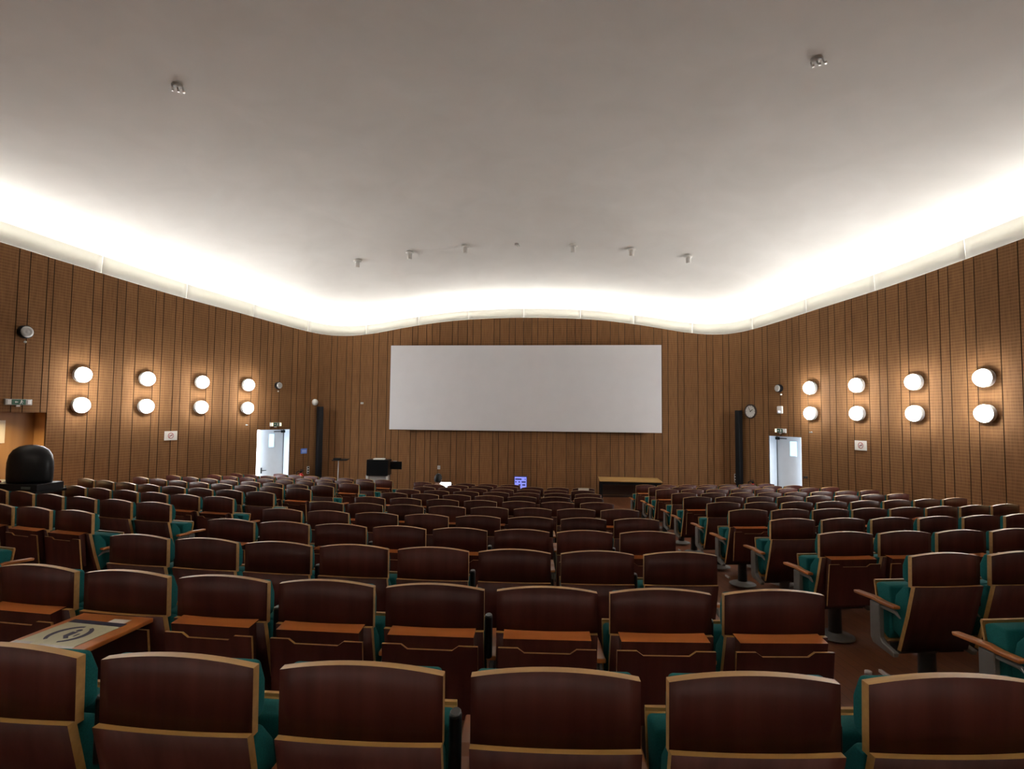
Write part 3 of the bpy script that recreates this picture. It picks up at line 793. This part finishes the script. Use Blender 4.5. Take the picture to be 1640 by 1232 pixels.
SM = dict(back_panel=m_back(), lower_panel=m_lower(), back_cushion=m_bcush(), seat_cushion=m_seat(), seat_shell=m_shell(), armrest=m_arm(), side_frame=m_frame(),
          pedestal=m_ped(), base_disc=m_disc(), tab=m_tab(), tabopen=m_tabopen(), tabhalf=m_tabhalf(), tablet_pocket=m_pocket(), control_box=m_boxm(), control_box_cap=m_boxcap())
HP = .5*.556
def seat(X, Y, ztop_, th, label, group, tablet=None, boxside=0, arms=(1,), HP=HP):
    z = ztop_+CAMZ-HT
    t = thing('auditorium_seat', label, 'seat', (X, Y, z), th, group)
    put('back_panel', SM['back_panel'], t); put('lower_panel', SM['lower_panel'], t); put('back_cushion', SM['back_cushion'], t)
    c = put('seat_cushion', SM['seat_cushion'], t); put('seat_shell', SM['seat_shell'], c)
    for a in arms:
        put('armrest', SM['armrest'], t, (a*HP, 0, 0)); put('side_frame', SM['side_frame'], t, (a*HP, 0, 0))
    p = put('pedestal', SM['pedestal'], t, (0, .17, 0)); put('base_disc', SM['base_disc'], p)
    if tablet:
        put('writing_tablet', SM[tablet], t)['label'] = 'wooden writing tablet'
        put('tablet_pocket', SM['tablet_pocket'], t)
    if boxside:
        b = put('control_box', SM['control_box'], t, (boxside-HP, -.02, 0)); put('control_box_cap', SM['control_box_cap'], b)
    return t
# rows: (first seat X beside the aisle or right end, row Y on the axis, top z below the eye, pitch, number of seats)
CENTRE = [(2.362,1.567,-.722,.559,7),(2.267,2.648,-.823,.541,9),(2.031,3.656,-.893,.546,8),(1.986,4.802,-.997,.544,8),(2.026,5.86,-1.083,.56,8),(1.958,6.964,-1.175,.547,8),
          (1.731,7.999,-1.256,.563,7),(1.662,9.182,-1.36,.552,7),(1.694,10.142,-1.434,.564,7),(1.634,11.346,-1.54,.553,7),(1.674,12.216,-1.601,.561,7),(-.06,13.471,-1.716,.556,5)]
LEFT = [(-3.60,3.62,-.893,.556,2),(-3.542,4.712,-.988,.56,4),(-3.386,5.596,-1.038,.565,6),(-3.311,6.671,-1.13,.553,7),(-3.236,7.56,-1.184,.555,8),(-3.279,8.828,-1.303,.554,8),(-3.322,9.852,-1.389,.566,8),
        (-3.342,11.188,-1.513,.555,8),(-3.327,12.133,-1.586,.566,8),(-3.334,13.455,-1.702,.553,7)]
RIGHT = [(3.80,2.60,-.81,.556,2),(3.747,3.547,-.874,.565,3),(3.665,4.673,-.972,.548,5),(3.621,5.679,-1.047,.562,7),(3.479,6.651,-1.117,.534,8),(3.5,7.77,-1.208,.553,8),(3.445,9.082,-1.324,.545,8),
         (3.456,10.136,-1.409,.556,8),(3.382,11.47,-1.52,.544,8),(3.383,12.461,-1.598,.555,7),(3.252,13.718,-1.711,.541,7)]
SEATS = {}
for blk, rows, sg, n0 in (('centre', CENTRE, -1, 0), ('left', LEFT, -1, 2), ('right', RIGHT, 1, 1)):
    for r, (X0, Yn, z, pt, n) in enumerate(rows):
        a0 = math.asin(X0/R0); tabs = (r+n0) % 2 == 1
        for i in range(n):
            th = a0+sg*i*pt/R0; X, Y = R0*math.sin(th), Yn+R0-R0*math.cos(th)
            rowname = 'nearest' if r == 0 else '%s-nearest' % ORD[r+1]
            if blk == 'centre':
                who = 'rightmost' if i == 0 else '%s from the right' % ORD[i+1]
            else:
                who = 'the aisle seat' if i == 0 else '%s from the aisle' % ORD[i+1]
            tab = 'tab' if tabs else None; ph = 'brown wooden tip-up seat'
            if blk == 'centre' and r == 1 and i == 6: tab = 'tabopen'; ph = 'seat with opened tablet'
            if blk == 'right' and r == 4 and i == 4: tab = 'tabhalf'; ph = 'seat with a half-raised writing tablet'
            if blk == 'centre' and r == 11 and i == 3: tab = 'tabopen'; ph = 'seat with opened tablet'
            label = '%s, %s, %s row of the %s block' % (ph, who, rowname, blk)
            arms = (1,) if i else (1, -1)
            if blk == 'right': arms = (-1,) if i < n-1 else (-1, 1)
            if blk != 'right': arms = (-1,) if i else (-1, 1)
            bs = 0
            if blk != 'right' and i % 2 == 0 and i < n-1: bs = -.013
            if blk == 'right' and i % 2 == 1: bs = .004
            SEATS[blk, r, i] = (seat(X, Y, z, th, label, 'tip-up seats of the %s block' % blk, tab, bs, arms, pt/2), X, Y, z+CAMZ-HT, th)

# sign and label on the open tablet
t0, X, Y, z, th = SEATS['centre', 1, 6]
MT = Matrix.Translation((X, Y, z)) @ Matrix.Rotation(th, 4, 'Z')
p = MT @ Vector((-.012, -.295, .7265))
t = thing('tablet_sign', 'cream laminated sign with a dark ring lying on the opened writing tablet', 'sign', p, th-.04)
bm = bmesh.new(); box(bm, -.150, .150, -.145, .165, 0, .0016); put('sheet', mesh('sheet', bm, [CREAM]), t)
bm = bmesh.new(); box(bm, -.150, .150, .128, .165, .0016, .0022); box(bm, -.150, .150, -.145, -.122, .0016, .0022); put('dark_band', mesh('dark_band', bm, [INK]), t)
bm = bmesh.new()
for a0, a1 in ((-1.25, 1.15), (1.65, 4.05)):
    n = 18; inn = []; outr = []
    for k in range(n+1):
        a = a0+(a1-a0)*k/n; wd = .010+.012*math.sin(PI*k/n)
        inn.append(bm.verts.new(((.088-wd)*math.cos(a), (.088-wd)*math.sin(a)+.006, .0022))); outr.append(bm.verts.new((.092*math.cos(a), .092*math.sin(a)+.006, .0022)))
    for k in range(n): bm.faces.new((inn[k], inn[k+1], outr[k+1], outr[k]))
put('broken_ring', mesh('broken_ring', bm, [INK]), t)
bm = bmesh.new(); lathe(bm, [(.013, .0016), (.013, .0022)], 14, Matrix.Translation((.004, .052, 0)))
prism(bm, [(-.014,.035),(.018,.035),(.016,-.012),(-.012,-.012)], .0016, .0022, 'z'); prism(bm, [(-.012,-.012),(.016,-.012),(.036,-.03),(.02,-.04)], .0016, .0022, 'z')
prism(bm, [(.036,.02),(.046,.02),(.046,-.01),(.036,-.01)], .0016, .0022, 'z')
put('figure', mesh('figure', bm, [INK]), t)
bm = bmesh.new(); box(bm, -.165, -.07, -.155, -.095, .0022, .0026); box(bm, -.02, .160, -.158, -.105, .0022, .0026)
put('tape', mesh('tape', bm, [TAPE]), t)
p = MT @ Vector((.075, -.115, .7262))
bm = bmesh.new(); box(bm, -.048, .048, -.03, .03, 0, .0008)
tag(put('paper_label', mesh('paper_label', bm, [PAPER]), None, p, (0, 0, th)), 'small blank white paper label above the sign on the opened writing tablet', 'label')
# sheet on a far seat
t0, X, Y, z, th = SEATS['centre', 10, 0]
bm = bmesh.new(); box(bm, -.115, .115, -.002, .002, 0, .16)
tag(put('paper_sheet', mesh('paper_sheet', bm, [PAPER]), None, (X+.0, Y-.035, z+.775), (-.05, 0, th)), 'white sheet of paper stuck on a seat back near the table', 'paper')

# light strips on the aisle floor
for (x, y, nm, dot) in ((3.59, 4.32, 'nearest the camera', 1), (3.44, 7.72, 'second from the camera', 0), (3.25, 9.9, 'farthest from the camera', 0)):
    z = floor_z(x, y); t = thing('aisle_marker', 'pale metal marker strip on the floor beside the right aisle, %s' % nm, 'marker', (x, y, z), 0, 'marker strips on the aisle floor')
    bm = bmesh.new(); box(bm, -.012, .012, -.085, .085, -.004, .020); o = put('strip', mesh('strip', bm, [LGREY], .003, 1), t); o.rotation_euler = (-math.atan(.0837), 0, 0)
    if dot:
        bm = bmesh.new(); lathe(bm, [(.024, -.004), (.024, .018), (.012, .024)], 16, Matrix.Translation((-.11, .03, 0))); put('stud', mesh('stud', bm, [LGREY], smooth=True), t)

# ------------------------------------------------------------------ control desk at the left wall
t = thing('control_desk', 'dark narrow control desk against the left wall holding a black dome', 'desk', (-7.6, 7.28, 0))
bm = bmesh.new(); box(bm, -1.05, 1.54, -.24, .24, 1.47, 1.51); put('desk_top', mesh('desk_top', bm, [BLACKP], .004, 1), t)
for x in (-1.0, .95):
    bm = bmesh.new(); box(bm, x-.03, x+.03, -.16, .16, floor_z(-7.6+x, 7.1)-.02, 1.47); put('leg', mesh('leg', bm, [BLACKP]), t)
bm = bmesh.new(); box(bm, -1.2, 1.1, .2, .22, 1.15, 1.47); put('modesty_panel', mesh('modesty_panel', bm, [BLACKP]), t)
t = thing('covered_equipment', 'rounded black dome-shaped cover on a dark case on the control desk', 'equipment', (-6.40, 7.26, 1.51), .0)
bm = bmesh.new(); pr = [(.30, .0), (.312, .06), (.315, .2), (.312, .30), (.29, .40), (.24, .475), (.16, .525), (.07, .545), (.004, .55)]
lathe(bm, pr, 36, Matrix.Translation((0, 0, .09)) @ Matrix.Diagonal((1, .66, 1, 1)))
put('cover', mesh('cover', bm, [plain('black_vinyl', (.007, .007, .008), .42, 0, .2, 12, spec=.3)], smooth=True), t)
bm = bmesh.new(); box(bm, -.34, .34, -.21, .21, 0, .10); cs = put('case', mesh('case', bm, [plain('dark_case', (.010, .010, .012), .5, spec=.25)], .008, 2), t)
bm = bmesh.new(); box(bm, .10, .24, -.214, -.208, .03, .065); put('case_label', mesh('case_label', bm, [plain('grey_green_label', (.10, .12, .10), .5)]), cs)
t = thing('mixing_console', 'low dark mixing console with small coloured knobs beside the black dome', 'console', (-7.36, 7.24, 1.51))
bm = bmesh.new(); prism(bm, [(-.2, 0), (.2, 0), (.2, .11), (-.2, .045)], -.52, .5, 'x'); put('console_body', mesh('console_body', bm, [plain('console_dark', (.02, .02, .024), .45)], .006, 1), t)
kc = [plain('knob_'+n, c, .4) for n, c in (('red', (.55, .06, .03)), ('yellow', (.75, .65, .05)), ('white', (.7, .7, .72)), ('orange', (.6, .16, .04)), ('violet', (.12, .08, .30)))]
for k in range(24):
    x = -.46+.04*k; y = -.15+.10*(k % 3); z = .045+(y+.2)/.4*.065
    bm = bmesh.new(); lathe(bm, [(.014, -.002), (.013, .02), (.009, .026)], 10, Matrix.Translation((x, y, z)))
    put('knob', mesh('knob', bm, [kc[(k*7+k//5) % 5]], smooth=True), t)

# ------------------------------------------------------------------ stage furniture
# table
t = thing('table', 'long table with pale wood top and dark legs on stage right of the screen', 'table', (3.02, 15.42, STZ), -.02)
bm = bmesh.new(); box(bm, -.82, .82, -.45, .45, .635, .665); put('tabletop', mesh('tabletop', bm, [PALEWOOD], .004, 1), t)
bm = bmesh.new(); box(bm, -.76, .76, .36, .38, .18, .635); put('modesty_panel', mesh('modesty_panel', bm, [BROWNFRAME]), t)
for x in (-.77, .77):
    for y in (-.40, .40):
        bm = bmesh.new(); box(bm, x-.03, x+.03, y-.03, y+.03, 0, .635); put('leg', mesh('leg', bm, [BLACKP], .004, 1), t)
bm = bmesh.new(); box(bm, -.77, .77, -.42, -.39, .56, .635); put('apron', mesh('apron', bm, [BLACKP]), t)
# lectern
t = thing('lectern', 'lectern with black front panel and pale grey base on stage', 'lectern', (-3.95, 15.15, STZ), .06)
bm = bmesh.new(); box(bm, -.30, .30, -.2, .2, .66, 1.10); put('cabinet', mesh('cabinet', bm, [BLACKG], .006, 1), t)
bm = bmesh.new(); box(bm, -.27, .27, -.16, .17, .0, .66); put('base', mesh('base', bm, [plain('lectern_grey', (.30, .30, .29), .5)], .006, 1), t)
for x in (-.285, .285):
    bm = bmesh.new(); box(bm, x-.03, x+.03, -.19, -.13, 0, .68); put('corner_post', mesh('corner_post', bm, [LGREY], .004, 1), t)
bm = bmesh.new(); tube(bm, [(.28, .02, .9), (.38, .02, .95), (.46, .0, .95)], .02); put('monitor_arm', mesh('monitor_arm', bm, [DARKM]), t)
bm = bmesh.new(); box(bm, .32, .65, -.05, -.015, .83, 1.05); mn = put('side_monitor', mesh('side_monitor', bm, [BLACKG], .006, 1), t)
bm = bmesh.new(); box(bm, .40, .50, -.03, .0, 1.05, 1.065); put('webcam', mesh('webcam', bm, [GREYP]), mn)
bm = bmesh.new(); box(bm, -.15, .15, -.1, .1, 0, .03)
tag(put('paper_stack', mesh('paper_stack', bm, [PAPER]), None, (-3.94, 15.13, STZ+1.1), (0, 0, .1)), 'stack of white papers lying on top of the lectern', 'papers')
# music stand
t = thing('music_stand', 'dark flat-topped stand on a slim pole left of the lectern', 'stand', (-5.12, 15.1, 0), .1)
bm = bmesh.new(); box(bm, -.21, .21, -.14, .14, -.008, .008, 0, Matrix.Translation((.06, 0, 1.325)) @ Matrix.Rotation(.10, 4, 'X')); box(bm, -.12, .06, -.1, .04, 1.325, 1.37); put('desk_plate', mesh('desk_plate', bm, [BLACKP], .003, 1), t)
bm = bmesh.new(); lathe(bm, [(.014, .24), (.012, 1.32)], 12); put('pole', mesh('pole', bm, [GREYP]), t)
for k in range(3):
    a = 2*PI*k/3+.4; bm = bmesh.new(); tube(bm, [(0, 0, .45), (.25*math.cos(a), .25*math.sin(a), STZ+.012)], .009); put('leg', mesh('leg', bm, [DARKM]), t)
# blue-lit monitor at the foot of the front wall
t = thing('blue_monitor', 'blue screen with dark text lines at the foot of the front wall', 'monitor', (-.03, 16.2, STZ), 0)
bm = bmesh.new(); box(bm, -.19, .19, -.02, .03, .22, .60); put('monitor_case', mesh('monitor_case', bm, [plain('indigo_case', (.05, .035, .12), .4)], .006, 1), t)
bm = bmesh.new(); box(bm, -.172, .172, -.024, -.019, .24, .575); ms = put('display', mesh('display', bm, [BLUESCREEN]), t)
bm = bmesh.new()
for x0, x1, z in ((-.155, .03, .51), (.125, .145, .51), (-.155, -.12, .43), (-.06, -.02, .43), (.03, .15, .43), (-.06, .0, .345), (.05, .14, .345)): box(bm, x0, x1, -.027, -.023, z-.018, z+.018)
put('text_line', mesh('text_line', bm, [plain('dark_blue', (.01, .01, .10), .5)]), ms)
bm = bmesh.new(); box(bm, -.03, .03, -.01, .02, .02, .23); box(bm, -.11, .11, -.08, .08, 0, .02); put('foot', mesh('foot', bm, [BLACKP], .004, 1), t)

# laptop on the opened tablet of the front row
t0, X, Y, z, th = SEATS['centre', 11, 3]
ML = Matrix.Translation((X, Y, z)) @ Matrix.Rotation(th, 4, 'Z')
p = ML @ Vector((.07, -.27, .7265))
t = thing('laptop', 'open laptop with glowing white screen on a front row tablet', 'laptop', p, th)
bm = bmesh.new(); box(bm, -.165, .165, -.12, .11, 0, .014); put('keyboard_base', mesh('keyboard_base', bm, [DARKM], .003, 1), t)
bm = bmesh.new(); box(bm, -.165, .165, -.004, .004, 0, .24, 0, Matrix.Translation((0, .115, .014)) @ Matrix.Rotation(-.12, 4, 'X')); lid = put('lid', mesh('lid', bm, [DARKM], .002, 1), t)
bm = bmesh.new(); box(bm, -.152, .152, -.0062, -.0045, .014, .228, 0, Matrix.Translation((0, .115, .014)) @ Matrix.Rotation(-.12, 4, 'X')); put('display', mesh('display', bm, [LAPTOPS]), lid)

# ------------------------------------------------------------------ person seated at the far end of the second row
def skin_mesh(name, verts, edges, root, mats, sub=2):
    me = bpy.data.meshes.new(name+'_skel'); me.from_pydata([v[:3] for v in verts], edges, [])
    o = bpy.data.objects.new(name, me); COL.objects.link(o)
    md = o.modifiers.new('skin', 'SKIN'); md.use_smooth_shade = True
    for i, v in enumerate(verts):
        r = v[3]; me.skin_vertices[0].data[i].radius = (r, v[4] if len(v) > 4 else r)
    me.skin_vertices[0].data[root].use_root = True
    s2 = o.modifiers.new('sub', 'SUBSURF'); s2.levels = sub; s2.render_levels = sub
    dg = bpy.context.evaluated_depsgraph_get(); ev = o.evaluated_get(dg)
    m2 = bpy.data.meshes.new_from_object(ev); bpy.data.objects.remove(o); bpy.data.meshes.remove(me)
    m2.name = name
    for f in m2.polygons: f.use_smooth = True
    m2.materials.clear()
    for m in mats: m2.materials.append(m)
    return m2
t0, X, Y, z, th = SEATS['centre', 10, 6]
for ch in t0.children:
    if ch.name.startswith('seat_cushion'):          # this seat is folded down under the sitter
        pv = Vector((0, .235, .33)); Rm = Matrix.Rotation(-1.22, 4, 'X')
        ch.matrix_local = Matrix.Translation(pv) @ Rm @ Matrix.Translation(-pv)
ML0 = Matrix.Translation((X, Y, z)) @ Matrix.Rotation(th, 4, 'Z')
pr = thing('person', 'person with short dark hair seated in the second row facing a laptop', 'person', ML0 @ Vector((0, .055, .02)), th)
# local frame: y forward, z up from the floor; slouched in the seat, hands on the thighs
V = [(0,.27,.47,.13,.10),(0,.25,.60,.125,.09),(0,.22,.74,.14,.09),(0,.23,.83,.10,.07),(0,.25,.885,.05,.052),(0,.27,.93,.048,.05),      # pelvis..neck 0-5
     (.17,.24,.80,.055),(.22,.28,.62,.042),(.17,.47,.55,.032),(.15,.55,.54,.024),                                                     # right arm 6-9
     (-.17,.24,.80,.055),(-.22,.28,.62,.042),(-.17,.47,.55,.032),(-.15,.55,.54,.024),                                                 # left arm 10-13
     (.09,.33,.47,.085),(.11,.68,.47,.062),(.11,.66,.25,.05),(.11,.66,.07,.036),(.12,.80,.035,.032),                                   # right leg
     (-.09,.33,.47,.085),(-.11,.68,.47,.062),(-.11,.66,.25,.05),(-.11,.66,.07,.036),(-.12,.80,.035,.032)]
Ed = [(0,1),(1,2),(2,3),(3,4),(4,5),(3,6),(6,7),(7,8),(8,9),(3,10),(10,11),(11,12),(12,13),(0,14),(14,15),(15,16),(16,17),(17,18),(0,19),(19,20),(20,21),(21,22),(22,23)]
body = skin_mesh('body', V, Ed, 0, [CLOTH, JEANS, SKIN])
for f in body.polygons:
    c = f.center
    f.material_index = 1 if c.z < .52 and not (c.z > .5 and abs(c.x) > .13 and c.y > .4) else (2 if (c.z > .885 or (c.y > .535 and c.z > .5)) else 0)
put('body', body, pr)
# head: shaped sphere with nose, brow, ears
def head_mesh():
    bm = bmesh.new(); bmesh.ops.create_icosphere(bm, subdivisions=4, radius=1)
    for v in bm.verts:
        x, y, zz = v.co
        v.co = Vector((x*.075*(1-.16*max(0, -zz)), y*.095, zz*.118))
        if y > 0:
            nose = math.exp(-((x/.16)**2))*math.exp(-(((zz+.12)/.22)**2)); v.co.y += .022*nose
            for e in (-1, 1): v.co.y -= .008*math.exp(-(((x-e*.38)/.16)**2+((zz-.08)/.13)**2))
            v.co.y += .006*math.exp(-((x/.35)**2))*math.exp(-(((zz+.52)/.09)**2)) + .008*math.exp(-((x/.3)**2))*math.exp(-(((zz+.85)/.14)**2))
    for e in (-1, 1):
        r = bmesh.ops.create_icosphere(bm, subdivisions=2, radius=1)
        for v in r['verts']: v.co = Vector((e*.074+v.co.x*.010, -.005+v.co.y*.018, -.005+v.co.z*.032))
    return mesh('head', bm, [SKIN], smooth=True)
hd = put('head', head_mesh(), pr, (0, .285, 1.0), (-.12, 0, -.35))
bm = bmesh.new()
for e in (-1, 1):
    r = bmesh.ops.create_icosphere(bm, subdivisions=2, radius=1)
    for v in r['verts']: v.co = Vector((e*.029+v.co.x*.012, .085+v.co.y*.006, .010+v.co.z*.0055))
put('eyes', mesh('eyes', bm, [HAIR], smooth=True), hd)
bm = bmesh.new(); r = bmesh.ops.create_icosphere(bm, subdivisions=2, radius=1)
for v in r['verts']: v.co = Vector((v.co.x*.022, .083+v.co.y*.008, -.062+v.co.z*.006))
put('mouth', mesh('mouth', bm, [plain('lips', (.33, .12, .10), .5)], smooth=True), hd)
def hair_mesh():
    bm = bmesh.new(); bmesh.ops.create_icosphere(bm, subdivisions=4, radius=1)
    for v in bm.verts:
        x, y, zz = v.co; k = 1.10+.03*noise.noise(v.co*6)
        v.co = Vector((x*.076*k, y*.096*k-.004, zz*.12*k))
    dead = [v for v in bm.verts if (v.co.y > .035 and v.co.z < .062) or v.co.z < -.078 or (v.co.y > .01 and v.co.z < -.02)]
    bmesh.ops.delete(bm, geom=dead, context='VERTS'); return mesh('hair', bm, [HAIR], smooth=True)
put('hair', hair_mesh(), hd)
def hand_mesh(e):
    bm = bmesh.new(); box(bm, -.036, .036, 0, .085, -.012, .012)
    for k, L in enumerate((.062, .075, .07, .055)):
        x = -.027+.018*k; tube(bm, [(x, .08, 0), (x, .08+L*.5, .004), (x, .08+L*.85, -.008), (x, .08+L, -.016)], .0078)
    tube(bm, [(-e*.034, .02, 0), (-e*.058, .045, -.004), (-e*.066, .08, -.010)], .009)
    return mesh('hand', bm, [SKIN], .004, 1, True)
for e in (-1, 1): put('hand', hand_mesh(e), pr, (e*.15, .545, .545), (-.1, 0, 0))
